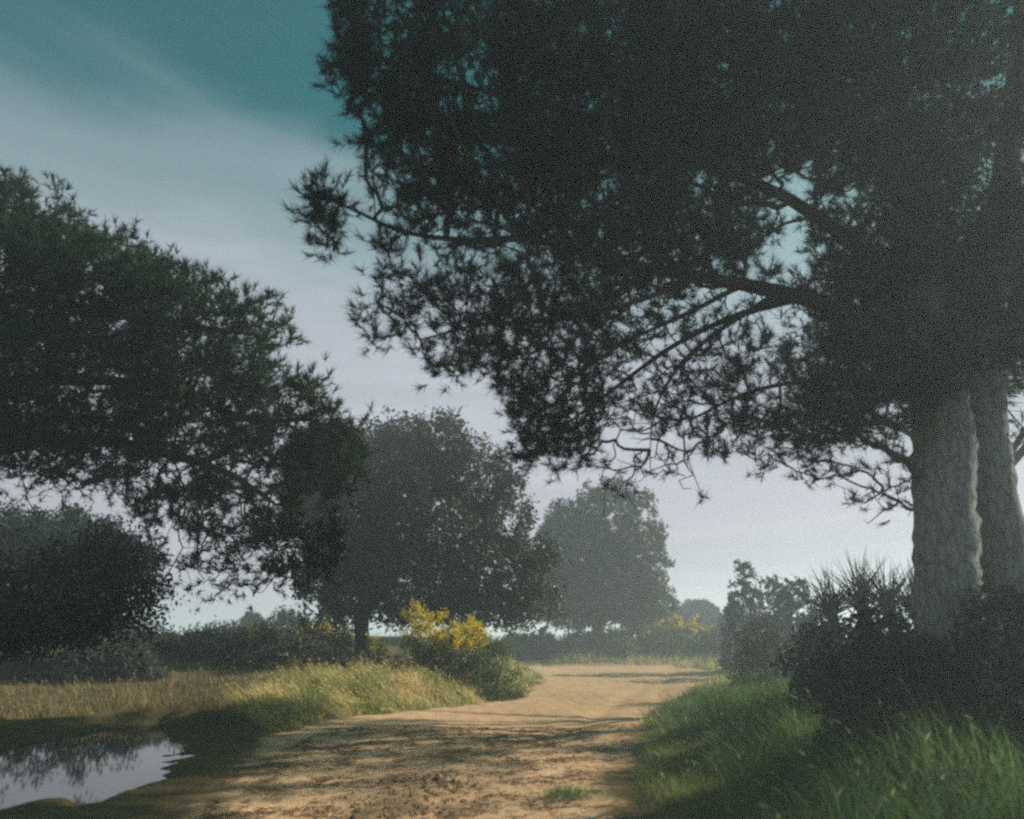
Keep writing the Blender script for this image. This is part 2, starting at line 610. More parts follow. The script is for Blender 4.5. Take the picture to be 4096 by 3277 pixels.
def sub(Qs, name):
    u, inv = np.unique(Qs.ravel(), return_inverse=True)
    o = mesh_obj(name, V[u], inv, 4, M_ground, None, mask.ravel()[u], True)
    o['kind'] = 'structure'
    return o


sub(Q[~onpath], 'ground')
sub(Q[onpath], 'path')

# puddle
px_, py_ = np.meshgrid(np.linspace(PUD[:, 0].min() - 0.5, PUD[:, 0].max() + 0.8, 60), np.linspace(max(3.0, PUD[:, 1].min() - 0.5), PUD[:, 1].max() + 0.8, 60))
iw = (np.arange(59)[:, None] * 60 + np.arange(59)[None]).ravel()
qw = np.stack([iw, iw + 1, iw + 61, iw + 60], 1)
pus = poly_sd(PUD, px_, py_).ravel()
qw = qw[pus[qw].max(1) > -0.45]
u, inv = np.unique(qw.ravel(), return_inverse=True)
pv = np.stack([px_.ravel(), py_.ravel(), np.full(3600, -0.045)], 1)[u]
pud = mesh_obj('puddle', pv, inv, 4, M_water, None, None, True)
pud['kind'] = 'structure'


def gz(x, y):
    h, sd, pu = terrain(np.asarray(x, float), np.asarray(y, float))
    return h, sd, pu


# ------------------------------------------------------------------ trees
def tree(name, label, cat, base, trunks, limbs, lobes, n_att, mats, tuft, bf=0.3, tip=0.0042, gate=-0.1, gscale=0.9, group=None, leafy=None, shell=0.4, crown='crown'):
    """trunks / limbs: control rows (x,y,z,r). tuft = (per node, needles, length, width)"""
    root = thing(name, label, cat, tuple(base), group)
    mleaf, mbark, mtwig = mats
    sp, spath = [], []
    for tr in trunks:
        g, p, r = limb(tr, 8, 18, 0.07)
        part('trunk', g, mbark, root, smooth=True)
        sel = p[:, 2] > base[2] + 1.6
        sp.append(p[sel])
        spath.append(np.linalg.norm(p[sel] - base, axis=1) * 0.6)
    for lb in limbs:
        g, p, r = limb(lb, 7, 8, 0.08)
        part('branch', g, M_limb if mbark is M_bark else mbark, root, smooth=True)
        sp.append(p)
        spath.append(np.linalg.norm(p - p[0], axis=1) * 0.5 + np.linalg.norm(p[0] - base) * 0.6)
    sp, spath = np.vstack(sp), np.concatenate(spath)
    att, which = sample_lobes(lobes, n_att, gate, gscale, shell)
    pts, par, cnt, n0 = grow(sp, spath, att, bf)
    c = np.arange(n0, len(pts))
    p1, p0 = pts[c], pts[par[c]]
    # bow each twig a little through a middle point
    mid = (p0 + p1) / 2 + rng.normal(size=p0.shape) * 0.07 * np.linalg.norm(p1 - p0, axis=1)[:, None]
    mid[:, 2] -= 0.06 * np.linalg.norm(p1 - p0, axis=1)
    rr = tip * cnt ** 0.42
    r1 = rr[c]
    r0 = np.minimum(rr[np.maximum(par[c], 0)], r1 * 1.5)
    fat = cnt[c] >= 4
    th = ~fat
    ge = join([edges_tubes(p0[fat], mid[fat], r0[fat], (r0 + r1)[fat] / 2, 4), edges_tubes(mid[fat], p1[fat], (r0 + r1)[fat] / 2, r1[fat], 4), edges_tubes(p0[th], p1[th], r0[th], r1[th], 3)])
    part('twigs', ge, mtwig, root, 'stuff')
    bare = np.array([l[3] for l in lobes])[which]
    leafy_n = (rng.uniform(size=len(c)) > bare) & (cnt[c] < 14)
    d = nrm(p1 - p0)
    d[:, 2] += 0.5
    if tuft[0] == 'needles':
        _, per, nn, ln, w = tuft
        A, B = p1[leafy_n], p0[leafy_n]
        tin = np.clip(0.5 + 0.3 * nz3(A, 1.1) + rng.normal(size=len(A)) * 0.12, 0, 1)
        pp, dd, tt = [A], [d[leafy_n]], [tin]
        for k in range(per - 1):
            f = rng.uniform(0.1, 1, (len(A), 1))
            off = rng.normal(size=A.shape) * ln * 0.75
            pp.append(A * (1 - f) + B * f + off)
            dd.append(nrm(off) + [0, 0, 0.4])
            tt.append(tin)
        pp, dd, tt = np.vstack(pp), np.vstack(dd), np.concatenate(tt)
        g = needles(pp, dd, nn, ln, w, 0.6, tt)
    else:
        _, per, spread, size = tuft
        A = p1[leafy_n]
        tin = np.clip(0.42 + 0.22 * nz3(A, 1.0), 0, 1)
        q = np.repeat(A, per, 0)
        q = q + rng.normal(size=q.shape) * spread
        tq = np.repeat(tin, per) + rng.normal(size=len(q)) * 0.2
        g = leaves(q, size, tq)
    part(crown, g, mleaf, root, 'stuff')
    return root


def C(px, py, d, r):
    p = P(px, py, d)
    return (p[0], p[1], p[2], r)


# --- right stone pine, twin stems
xb, yb = P(945, 600, 8.6)[0], 8.6
TA = [(P(952, 640, 8.6)[0], 8.6, 0.2, 0.42), C(950, 640, 8.6, 0.36), C(946, 560, 8.6, 0.335), C(944, 480, 8.6, 0.33), C(942, 420, 8.65, 0.34), C(930, 330, 8.8, 0.24), C(915, 200, 9.0, 0.2), C(890, 60, 9.1, 0.15), C(880, -60, 9.2, 0.09)]
TB = [(P(1030, 640, 9.0)[0], 9.0, 0.2, 0.36), C(1022, 640, 9.0, 0.31), C(1006, 560, 9.0, 0.28), C(992, 490, 8.95, 0.27), C(982, 420, 8.9, 0.28), C(985, 330, 9.0, 0.22), C(1000, 220, 9.1, 0.19), C(1015, 90, 9.3, 0.14), C(1025, -60, 9.5, 0.08)]
LB = [
    [C(932, 415, 8.6, 0.136), C(885, 352, 8.5, 0.120), C(832, 308, 8.4, 0.108), C(770, 290, 8.2, 0.092), C(700, 277, 8.0, 0.076), C(620, 262, 7.8, 0.060), C(540, 240, 7.6, 0.044), C(465, 240, 7.5, 0.036), C(405, 232, 7.4, 0.026), C(362, 214, 7.3, 0.018), C(325, 196, 7.2, 0.010)],
    [C(925, 330, 8.8, 0.112), C(860, 250, 8.6, 0.096), C(790, 200, 8.2, 0.080), C(700, 160, 7.8, 0.064), C(600, 120, 7.4, 0.048), C(480, 90, 7.0, 0.032), C(380, 60, 6.6, 0.016)],
    [C(915, 230, 9.0, 0.088), C(850, 120, 8.4, 0.072), C(740, 30, 7.6, 0.056), C(600, -30, 6.8, 0.040), C(450, -40, 6.2, 0.024)],
    [C(800, 298, 8.3, 0.048), C(730, 318, 8.9, 0.040), C(670, 348, 9.2, 0.032), C(615, 388, 9.4, 0.024), C(565, 425, 9.5, 0.016)],
    [C(700, 277, 8.0, 0.040), C(640, 300, 7.7, 0.034), C(570, 318, 7.4, 0.026), C(480, 325, 7.2, 0.018), C(420, 340, 7.1, 0.010)],
    [C(930, 400, 8.8, 0.064), C(880, 385, 9.0, 0.048), C(820, 380, 9.1, 0.036), C(750, 392, 9.2, 0.024), C(690, 420, 9.2, 0.016)],
    [C(780, 292, 8.2, 0.040), C(720, 330, 8.3, 0.032), C(680, 365, 8.4, 0.022), C(655, 410, 8.5, 0.014), C(650, 450, 8.6, 0.006)],
    [C(740, 286, 8.1, 0.036), C(690, 312, 8.2, 0.028), C(630, 340, 8.3, 0.019), C(590, 365, 8.4, 0.011)],
    [C(990, 350, 8.9, 0.080), C(1040, 290, 8.6, 0.064), C(1100, 250, 8.4, 0.048), C(1180, 230, 8.2, 0.024)],
    [C(1000, 250, 9.1, 0.080), C(1010, 150, 8.2, 0.064), C(1020, 50, 7.2, 0.040), C(1010, -60, 6.4, 0.024)],
    [C(945, 380, 8.6, 0.048), C(900, 392, 8.2, 0.032), C(850, 405, 7.9, 0.024), C(800, 425, 7.7, 0.012)],
]
LO = [
    # (px, py, rx, ry, d, rd, density, bare)
    lobe(400, 40, 70, 90, 5.8, 1.0, 1.3, 0), lobe(378, 120, 26, 60, 5.9, .6, 1.3, 0), lobe(352, 25, 24, 60, 5.6, .5, 1.2, 0), lobe(480, 90, 100, 110, 6.6, 1.2, 1.4, 0),
    lobe(600, 60, 130, 110, 7.0, 1.6, 1.5, 0), lobe(760, 60, 140, 120, 7.6, 1.6, 1.5, 0), lobe(930, 60, 140, 130, 8.0, 1.8, 1.5, 0),
    lobe(410, 185, 50, 45, 7.0, .8, 1.1, 0), lobe(500, 190, 80, 45, 7.4, 1.0, 1.2, 0), lobe(600, 190, 90, 70, 7.8, 1.2, 1.5, 0),
    lobe(700, 190, 90, 80, 8.2, 1.2, 1.3, 0), lobe(880, 210, 70, 90, 8.0, 1.2, 1.5, 0), lobe(980, 220, 90, 100, 8.6, 1.3, 1.5, 0),
    lobe(326, 200, 24, 30, 7.3, .5, .9, 0), lobe(322, 232, 22, 20, 7.3, .5, .8, 0), lobe(352, 248, 26, 22, 7.3, .5, .8, 0),
    lobe(400, 272, 45, 30, 7.2, .6, .8, 0), lobe(470, 282, 70, 32, 7.3, .7, 1.1, 0), lobe(560, 290, 70, 50, 7.5, .8, 1.2, 0),
    lobe(375, 310, 16, 26, 7.2, .4, .7, 0), lobe(400, 335, 30, 28, 7.2, .5, .9, 0), lobe(460, 335, 60, 42, 7.2, .7, 1.1, 0), lobe(540, 350, 70, 50, 7.6, .9, 1.3, 0),
    lobe(620, 250, 70, 40, 7.8, 1., 1.3, 0), lobe(690, 250, 70, 35, 8.0, 1., 1.3, 0), lobe(850, 280, 50, 35, 8.6, .8, 1.3, 0),
    lobe(560, 405, 50, 38, 8.8, .8, 1.2, 0), lobe(530, 425, 26, 34, 8.8, .5, 1.3, 0), lobe(560, 448, 34, 22, 8.8, .5, 1.1, 0),
    lobe(640, 380, 60, 45, 9.2, .9, .9, .35), lobe(700, 395, 60, 40, 9.0, .9, .9, .4), lobe(640, 440, 62, 40, 8.8, .7, 1.1, .90), lobe(690, 462, 30, 34, 8.6, .5, .8, .95), lobe(610, 470, 40, 26, 8.8, .5, .7, .85), lobe(590, 440, 30, 30, 8.8, .5, .8, .6),
    lobe(760, 400, 60, 32, 8.6, .8, 1.1, .2), lobe(810, 420, 60, 26, 8.3, .7, 1.1, .2), lobe(870, 390, 60, 45, 8.3, .8, 1.6, 0), lobe(840, 345, 40, 22, 8.3, .5, 1.0, .1),
    lobe(660, 335, 60, 26, 8.3, .6, .8, .7), lobe(720, 350, 50, 30, 8.6, .6, .8, .55), lobe(610, 500, 30, 22, 8.8, .5, .12, .9), lobe(760, 435, 60, 22, 8.8, .6, .8, .3), lobe(820, 455, 60, 20, 8.6, .6, .8, .35), lobe(735, 440, 40, 26, 9.5, .6, .6, .5), lobe(860, 462, 60, 34, 9.0, .8, .9, .6), lobe(885, 498, 38, 26, 9.0, .6, .7, .65), lobe(430, 150, 60, 60, 8.2, .7, 1.0, 0), lobe(390, 60, 50, 70, 7.6, .6, .9, 0), lobe(500, 225, 90, 26, 8.2, .6, .9, .1), lobe(630, 310, 70, 36, 8.6, .7, 1.0, .2), lobe(650, 80, 190, 110, 9.6, 1.2, 1.1, 0), lobe(880, 90, 170, 120, 10, 1.3, 1.0, 0), lobe(700, 215, 90, 50, 9.4, .8, .8, 0), lobe(560, 190, 90, 60, 8.8, .8, .8, 0), lobe(745, 320, 60, 24, 8.0, .5, .9, .5), lobe(800, 282, 50, 18, 7.8, .35, .9, .2), lobe(720, 268, 60, 18, 7.6, .35, 1.0, .1),
    lobe(700, 315, 50, 22, 8.1, .5, .5, .7), lobe(790, 340, 22, 40, 9.3, .5, .15, .9),
    lobe(925, 335, 56, 44, 10.8, .7, 1.5, 0), lobe(1060, 260, 80, 90, 11, 1., 1.2, 0), lobe(980, 250, 60, 60, 10.8, .7, 1.2, 0), lobe(935, 345, 36, 40, 7.7, .4, 1.3, 0), lobe(985, 320, 40, 60, 7.9, .5, 1.3, 0), lobe(960, 385, 40, 22, 7.9, .35, 1.0, .1), lobe(345, 70, 26, 60, 5.7, .6, 1.2, 0), lobe(960, 330, 60, 60, 9.6, .8, 1.3, 0), lobe(1030, 330, 50, 70, 9.2, 1., 1.2, .1), lobe(1040, 420, 40, 50, 10.2, .8, .4, .8), lobe(1120, 230, 110, 120, 8.6, 1.4, .45, 0),
    lobe(900, -60, 260, 90, 7.6, 2.2, .35, 0), lobe(600, -70, 220, 80, 6.8, 1.8, .35, 0),
]
tree('stone_pine', 'huge dark stone pine with two stems, its long bough reaching left over the track', 'tree',
     (xb, yb, 0.2), [TA, TB], LB, LO, 15000, (M_needle, M_bark, M_twig), ('needles', 3, 20, .15, .0112), gate=-0.55, gscale=1.0)

# --- left stone pine (its stem stands outside the picture)
bx = -13.5
TL = [(bx, 13.0, 0.1, .42), (bx + .1, 13, 1.8, .36), (bx + .5, 13, 3.6, .33), (bx + 1.0, 13.2, 5.4, .28), (bx + 1.4, 13.2, 7.2, .2), (bx + 1.8, 13.2, 9.5, .1)]
LL = [
    [(bx + .4, 13, 3.2, .17), C(-60, 470, 12.8, .15), C(40, 440, 12.6, .12), C(130, 445, 12.3, .09), C(220, 470, 12.0, .06), C(270, 500, 12.0, .03)],
    [(bx + .8, 13.2, 4.6, .16), C(-20, 390, 12.8, .13), C(80, 380, 12.4, .10), C(170, 390, 12.0, .075), C(250, 420, 11.6, .05), C(310, 420, 11.5, .03), C(345, 440, 11.5, .012)],
    [(bx + 1.2, 13.2, 6.4, .15), C(0, 300, 12.8, .12), C(90, 310, 12.6, .09), C(180, 325, 12.2, .06), C(260, 335, 12.0, .03)],
    [(bx + 1.4, 13.2, 7.6, .12), C(-10, 240, 13.0, .08), C(50, 225, 13.2, .05)],
]
LLo = [
    lobe(-20, 260, 80, 80, 13, 2.0, 1.3, 0), lobe(30, 225, 60, 40, 13, 1.5, 1.1, 0), lobe(70, 300, 90, 70, 13, 2.0, 1.4, 0), lobe(130, 285, 60, 40, 12.6, 1.5, 1.2, 0),
    lobe(190, 320, 55, 50, 12.4, 1.4, 1.3, 0), lobe(262, 328, 30, 38, 12, .9, 1.0, 0), lobe(250, 370, 40, 30, 12, 1.0, 1.2, 0), lobe(80, 390, 110, 60, 12.6, 1.8, 1.5, 0),
    lobe(200, 410, 70, 50, 12.2, 1.4, 1.5, 0), lobe(318, 388, 30, 16, 11.6, .5, 1.0, .1), lobe(342, 418, 26, 14, 11.6, .5, .9, .1), lobe(350, 445, 20, 14, 11.8, .5, .8, .1), lobe(320, 460, 40, 36, 12.2, .8, 1.4, 0), lobe(300, 400, 30, 18, 11.6, .6, .9, .1), lobe(330, 425, 26, 20, 11.6, .5, .8, .1), lobe(280, 440, 50, 26, 11.8, .9, 1.3, 0),
    lobe(60, 450, 90, 30, 12.6, 1.4, 1.3, 0), lobe(-60, 380, 90, 110, 13, 2.0, 1.0, 0), lobe(160, 480, 60, 34, 12.2, 1.1, 1.1, .2), lobe(240, 500, 60, 44, 12.6, 1.1, 1.3, .1),
    lobe(190, 545, 50, 26, 12.6, .9, .55, .6), lobe(250, 565, 50, 26, 13, .9, .7, .4), lobe(300, 540, 40, 40, 13.5, 1., 1.2, .1), lobe(40, 500, 60, 22, 12.8, 1., .3, .7), lobe(135, 238, 18, 16, 12.6, .5, .6, 0), lobe(75, 200, 22, 14, 13, .6, .6, 0),
    lobe(200, 585, 50, 16, 14, .8, .3, .5), lobe(10, 545, 30, 26, 15, 1., .2, .6),
]
tree('stone_pine', 'broad dark stone pine reaching in from the left edge over the shaded field', 'tree',
     (bx, 13.0, 0.1), [TL], LL, LLo, 8000, (M_needle2, M_bark, M_twig), ('needles', 3, 15, .17, .018), gate=-0.6, gscale=1.1)

# --- two more pines beyond the right stems; their crowns throw the bars of shade on the track
for (tx_, ty_, top_, lab, nn_, ga) in [(10.8, 16.6, 11.4, 'smaller stone pine standing behind the second stem at the right edge', 3400, -.15),
                                       (12.1, 19.4, 12.6, 'farthest stone pine on the right, seen only in glimpses behind the big crown', 1700, -.2)]:
    T_ = [(tx_, ty_, 0, .26), (tx_ + .1, ty_, 2, .22), (tx_ + .3, ty_, 5, .18), (tx_ + .2, ty_, top_ - 1, .06)]
    B_ = [[(tx_ + .2, ty_, 5.0, .09), (tx_ + 2 * math.cos(q), ty_ + 2 * math.sin(q), 6.6, .06), (tx_ + 3.6 * math.cos(q), ty_ + 3.6 * math.sin(q), 7.6, .02)] for q in (0.4, 1.7, 3.0, 4.2, 5.4)]
    kk = 1.0 if ty_ < 18 else .55
    O_ = [(np.array([tx_ + 2.6 * kk * math.cos(q), ty_ + 2.8 * kk * math.sin(q), top_ - 3.0 + .5 * math.sin(3 * q)]), np.array([1.7, 1.7, 1.0]) * (kk + .1), 1.0, 0) for q in np.arange(0, 6.2, .78)] + [(np.array([tx_, ty_, top_ - 1.9]), np.array([3.0 * kk, 3.0 * kk, 1.3]), 2.2, 0)]
    tree('stone_pine', lab, 'tree', (tx_, ty_, 0), [T_], B_, O_, nn_, (M_needle, M_bark, M_twig), ('needles', 3, 12, .2, .024), gate=ga, gscale=1.2)

# --- centre oak and the paler tree behind it
def oak(label, px, pyb, d, lobes, n, per, sz, r, lean=0.0, mat=M_oak, gate=-0.05, gs=1.1):
    b = P(px, pyb, d)
    b[2] = float(gz([b[0]], [d])[0][0]) - 0.05
    top = lobes[0][0]
    T = [(b[0], d, b[2], r * 1.25), (b[0] + lean * .3, d, b[2] + .8, r), (b[0] + lean, d, b[2] + 2.2, r * .85), ((b[0] + top[0]) / 2, d, (b[2] + 2.2 + top[2]) / 2, r * .6), (top[0], d, top[2], r * .2)]
    lim = []
    for l in lobes[1:6]:
        c = l[0]
        s = T[2]
        lim.append([(s[0], s[1], s[2], r * .5), ((s[0] * .6 + c[0] * .4), (s[1] * .6 + c[1] * .4), s[2] * .5 + c[2] * .5, r * .35), (c[0], c[1], c[2], r * .12)])
    return tree('oak_tree', label, 'tree', b, [T], lim, lobes, n, (mat, M_oakbark, M_twig), ('leaves', per, .16, sz), gate=gate, gscale=gs, tip=.007, bf=.35)


oak('dense dark leafy tree in the middle, its stem beside the yellow broom bush', 361, 662, 27,
    [lobe(436, 446, 36, 26, 27.5, 1.6, 1.0), lobe(395, 470, 44, 34, 27.5, 2., 1.2), lobe(470, 482, 38, 32, 28, 1.6, .8), lobe(340, 500, 52, 50, 27.5, 2., 1.5), lobe(425, 530, 60, 44, 27.5, 2.2, 1.3),
     lobe(502, 520, 26, 30, 28, 1.3, .8), lobe(372, 440, 26, 16, 27.5, 1.1, .7), lobe(405, 432, 22, 14, 27.5, 1., .8), lobe(448, 424, 16, 10, 27.5, .8, .8), lobe(488, 570, 46, 34, 28, 1.8, 1.2), lobe(528, 572, 24, 34, 28, 1.3, .8),
     lobe(400, 585, 70, 34, 27.5, 2., 1.3), lobe(345, 570, 44, 40, 27, 1.7, 1.4), lobe(470, 610, 44, 16, 28, 1.5, 1.), lobe(518, 612, 22, 16, 28, 1.2, .7), lobe(515, 480, 14, 12, 28, .8, .5), lobe(318, 470, 36, 36, 27.5, 1.6, 1.2),
     lobe(502, 466, 11, 13, 28, .6, .6), lobe(530, 510, 10, 12, 28, .6, .5), lobe(548, 555, 12, 14, 28, .7, .6), lobe(390, 420, 10, 8, 27.5, .5, .5), lobe(475, 446, 12, 10, 27.5, .6, .6), lobe(436, 414, 9, 7, 27.5, .5, .5), lobe(330, 620, 26, 16, 27, 1.0, .8), lobe(545, 598, 14, 20, 28, .9, .6)],
    5200, 20, .185, .27, gate=.12, gs=.95)
oak('paler leafy tree right of the dark middle tree, standing where the track bends', 598, 650, 53,
    [lobe(606, 520, 30, 28, 53, 3., .6), lobe(572, 548, 28, 30, 53, 3.2, .9), lobe(634, 548, 26, 28, 53, 3., .8), lobe(595, 590, 53, 26, 53, 3.6, 1.3), lobe(560, 520, 14, 16, 53, 2., .5),
     lobe(652, 530, 11, 20, 53, 1.6, .5), lobe(664, 572, 8, 18, 53, 1.2, .6), lobe(549, 580, 26, 34, 53, 2.6, 1.3), lobe(556, 545, 20, 20, 53, 2., .8), lobe(585, 600, 50, 16, 52, 2.6, 1.5), lobe(620, 585, 40, 22, 52, 2.4, 1.3), lobe(620, 610, 40, 14, 53, 2.6, 1.), lobe(640, 500, 12, 10, 53, 1.2, .5), lobe(575, 515, 16, 12, 53, 1.4, .6), lobe(610, 492, 30, 11, 53, 2., .45), lobe(655, 592, 10, 10, 53, 1.4, .6),
     lobe(672, 596, 5, 10, 53, 1., .5), lobe(575, 615, 26, 12, 53, 2.4, .9), lobe(615, 560, 26, 22, 53, 2.6, 1.1), lobe(640, 512, 10, 10, 53, 1.4, .5)],
    3600, 18, .34, .42, gate=.1, gs=2.0)
oak('dark leafy tree hanging low under the left pine at the left edge', -130, 640, 12.5,
    [lobe(14, 612, 40, 22, 11.5, .9, 1.1), lobe(104, 560, 26, 18, 11.5, .6, .9), lobe(136, 582, 18, 20, 11.5, .5, .8), lobe(70, 588, 34, 22, 11.5, .8, 1.0), lobe(-60, 590, 50, 40, 12, .9, 1.0),
     lobe(104, 606, 30, 16, 11.5, .7, .9), lobe(60, 624, 44, 12, 11.5, .6, 1.0), lobe(72, 560, 10, 9, 11.5, .3, .35), lobe(124, 538, 11, 8, 11.5, .3, .4), lobe(155, 600, 7, 9, 11.5, .25, .3), lobe(0, 634, 44, 12, 11.5, .5, 1.0),
     lobe(8, 578, 14, 10, 11.5, .4, .3), lobe(128, 628, 18, 8, 11.5, .4, .4), lobe(40, 572, 12, 10, 11.5, .4, .35), lobe(95, 540, 9, 6, 11.5, .25, .25)], 2100, 18, .085, .10, 0.1, M_umber, .22, .55)
oak('added tree with a spreading dark crown behind the low hanging tree, darkening the puddle reflection', -30, 640, 25,  # tree added so its crown darkens the near part of the puddle reflection
    [lobe(40, 548, 60, 26, 25, 2.2, 1.2), lobe(110, 560, 40, 22, 25, 2., 1.2), lobe(-20, 540, 60, 30, 25, 2.4, 1.2), lobe(-80, 550, 50, 30, 25, 2.2, 1.), lobe(70, 535, 40, 22, 25, 2., 1.)], 1500, 22, .16, .2, 0.2, M_dark)

# --- far umbrella pines and shrubs
def shrub(name, label, cat, px, d, half_w, top_py, depth, n, size, mat, group=None, flowers=None, flat=False, stems=5, low=0.0, clump=.16, asp=.55, bump=.18):
    """leafy mound standing on the ground at distance d; half_w in pixels"""
    b = P(px, 640, d)
    gzb = float(gz([b[0]], [d])[0][0])
    b[2] = gzb
    top = P(px, top_py, d)[2] - gzb
    rw = half_w * d / F
    root = thing(name, label, cat, tuple(b), group)
    st = []
    for k in range(stems):
        a = rng.uniform(0, 6.28)
        rr = rng.uniform(0.1, .7)
        e = b + [math.cos(a) * rw * rr, math.sin(a) * depth * rr, top * rng.uniform(.6, .9)]
        m_ = (b + e) / 2 + rng.normal(size=3) * .08 * top
        m_[2] = b[2] + top * .35
        st.append(limb([(b[0], b[1], b[2] - .05, .014 * top), (*m_, .010 * top), (*e, .004 * top)], 3, 5, .05)[0])
    part('stem', join(st), M_twig, root)
    nc = max(20, n // 22)
    u = nrm(rng.normal(size=(nc * 4, 3)))
    if flat:
        u[:, 2] = np.abs(u[:, 2])
    else:
        u[:, 2] = np.where(u[:, 2] < 0, u[:, 2] * .2, u[:, 2])
    r = np.where(rng.uniform(size=len(u)) < .65, rng.uniform(.82, 1.0, len(u)), rng.uniform(.2, 1, len(u)))
    r = r * (1 + bump * nz1(u + b, .9) + bump * .6 * nz2(u * 1.0 + b * 1.3, .4))
    c = np.stack([u[:, 0] * rw * r, u[:, 1] * depth * r, (u[:, 2] * (1 - low) * r + low) * top], 1)[:nc]
    cen = b + c
    cen[:, 2] = np.maximum(cen[:, 2], gzb + .03)
    per = max(1, n // nc)
    q = np.repeat(cen, per, 0) + rng.normal(size=(nc * per, 3)) * clump * np.array([1, 1, .8])
    q[:, 2] = np.maximum(q[:, 2], gzb + .01)
    tq = np.clip(np.repeat(.45 + .22 * nz3(cen, .7), per) + rng.normal(size=len(q)) * .18, 0, 1)
    part('foliage', leaves(q, size * 1.55, tq, .2, asp), mat, root, 'stuff')
    if flowers:
        nf, fs, x0, x1 = flowers           # flowers on the sunny top, between x0 and x1 of the width
        sel = cen[(c[:, 0] / rw > x0) & (c[:, 0] / rw < x1) & (c[:, 2] > top * .62)]
        if len(sel):
            k = rng.integers(0, len(sel), nf)
            # spikes of small flowers
            sp = sel[k] + rng.normal(size=(nf, 3)) * clump * .6
            dirs = nrm(rng.normal(size=(nf, 3)) * .5 + [0, 0, 1])
            ln = rng.uniform(.08, .26, nf)
            m = 9
            tt = np.linspace(0, 1, m)
            q = (sp[:, None] + dirs[:, None] * (ln[:, None] * tt[None])[..., None]).reshape(-1, 3)
            q += rng.normal(size=q.shape) * fs * .5
            part('flower', leaves(q, fs, None, .1, .9), M_yellow, root, 'stuff', 'bright yellow blossom spikes')
    return root


def umbrella(label, px, d, half, top_py, thick, n=9000):
    b = P(px, 640, d)
    b[2] = 0
    top = P(px, top_py, d)[2]
    root = thing('umbrella_pine', label, 'tree', tuple(b), 'umbrella pines on the horizon')
    tk, _, _ = limb([(b[0], b[1], -.1, .25), (b[0] + .2, b[1], top * .4, .2), (b[0], b[1], top * .8, .1)], 4, 8)
    part('trunk', tk, M_oakbark, root, smooth=True)
    rw = half * d / F
    u = nrm(rng.normal(size=(n, 3)))
    u[:, 2] = np.where(u[:, 2] < 0, u[:, 2] * .35, u[:, 2])
    r = rng.uniform(.75, 1, n) * (1 + .08 * nz1(u * 2, .8))
    q = b + np.stack([u[:, 0] * rw * r, u[:, 1] * rw * r, top - thick + u[:, 2] * thick * r], 1)
    part('crown', leaves(q, .42, np.clip(.5 + .3 * nz2(q, 1.4), 0, 1), .2, .5), M_dark, root, 'stuff')
    return root


umbrella('dark umbrella pine on the horizon just right of the pale tree', 654, 70, 30, 591, 2.6)
umbrella('second far umbrella pine with a flatter crown, right of the first', 700, 78, 24, 600, 2.2)
umbrella('small far umbrella pine at the foot of the domed shrub', 738, 60, 20, 606, 2.6, 5000)
umbrella('far umbrella pine seen through the gap under the left pine', 250, 60, 16, 612, 2.6, 5000)

GB = 'background scrub behind the track'
shrub('scrub_bush', 'pale green domed bush rising highest against the sky right of the track', 'bush', 760, 38, 34, 568, 2.4, 15000, .14, M_dark, low=.12, clump=.10, bump=.09)
shrub('scrub_bush', 'lower domed bush leaning against the right side of the tallest dome', 'bush', 802, 33, 32, 580, 2.0, 11000, .13, M_dark, low=.12, clump=.10, bump=.09)
shrub('scrub_bush', 'grey brown low bush in front of the domed bushes, beside the dark thicket', 'bush', 766, 21, 34, 624, .9, 9000, .06, M_grey, clump=.12)
shrub('scrub_bush', 'small grey bush between the yellow topped row and the domed bushes', 'bush', 725, 54, 22, 624, 1.6, 6000, .13, M_grey, clump=.14)
shrub('scrub_bush', 'rounded dark bush at the mouth of the narrow side track', 'bush', 541, 51, 17, 629, 1.3, 7000, .13, M_dark, clump=.12)
shrub('scrub_bush', 'low olive bush just left of the narrow side track', 'bush', 507, 50, 16, 642, 1.2, 5000, .13, M_green, clump=.14)
shrub('scrub_bush', 'olive green bush between the dark round bush and the pale tree', 'bush', 577, 52, 22, 633, 1.3, 6000, .14, M_green, clump=.14)
# yellow topped row at right
for lab, px, hw, tp, fx in [('yellow flowering bush right of the pale tree stem', 640, 34, 622, (-.1, 1)),
                            ('yellow flowering bush at the right end of the row behind the bend', 684, 32, 620, (-1, .7))]:
    shrub('flowering_bush', lab, 'bush', px, 54, hw, tp, 1.8, 10000, .15, M_green, 'yellow bushes behind the bend', (230, .13, *fx), clump=.14)
for lab, px, d, hw, tp in [('low olive bush under the pale tree, left of the yellow row', 610, 51.5, 26, 632), ('green bush between the two yellow bushes behind the bend', 664, 53, 26, 628),
                           ('dark bush at the right end of the yellow row', 714, 53, 20, 632), ('dull bush under the middle tree, right of the big broom', 520, 56, 26, 634)]:
    shrub('scrub_bush', lab, 'bush', px, d, hw, tp, 1.6, 8000, .17, M_green, GB, clump=.15)
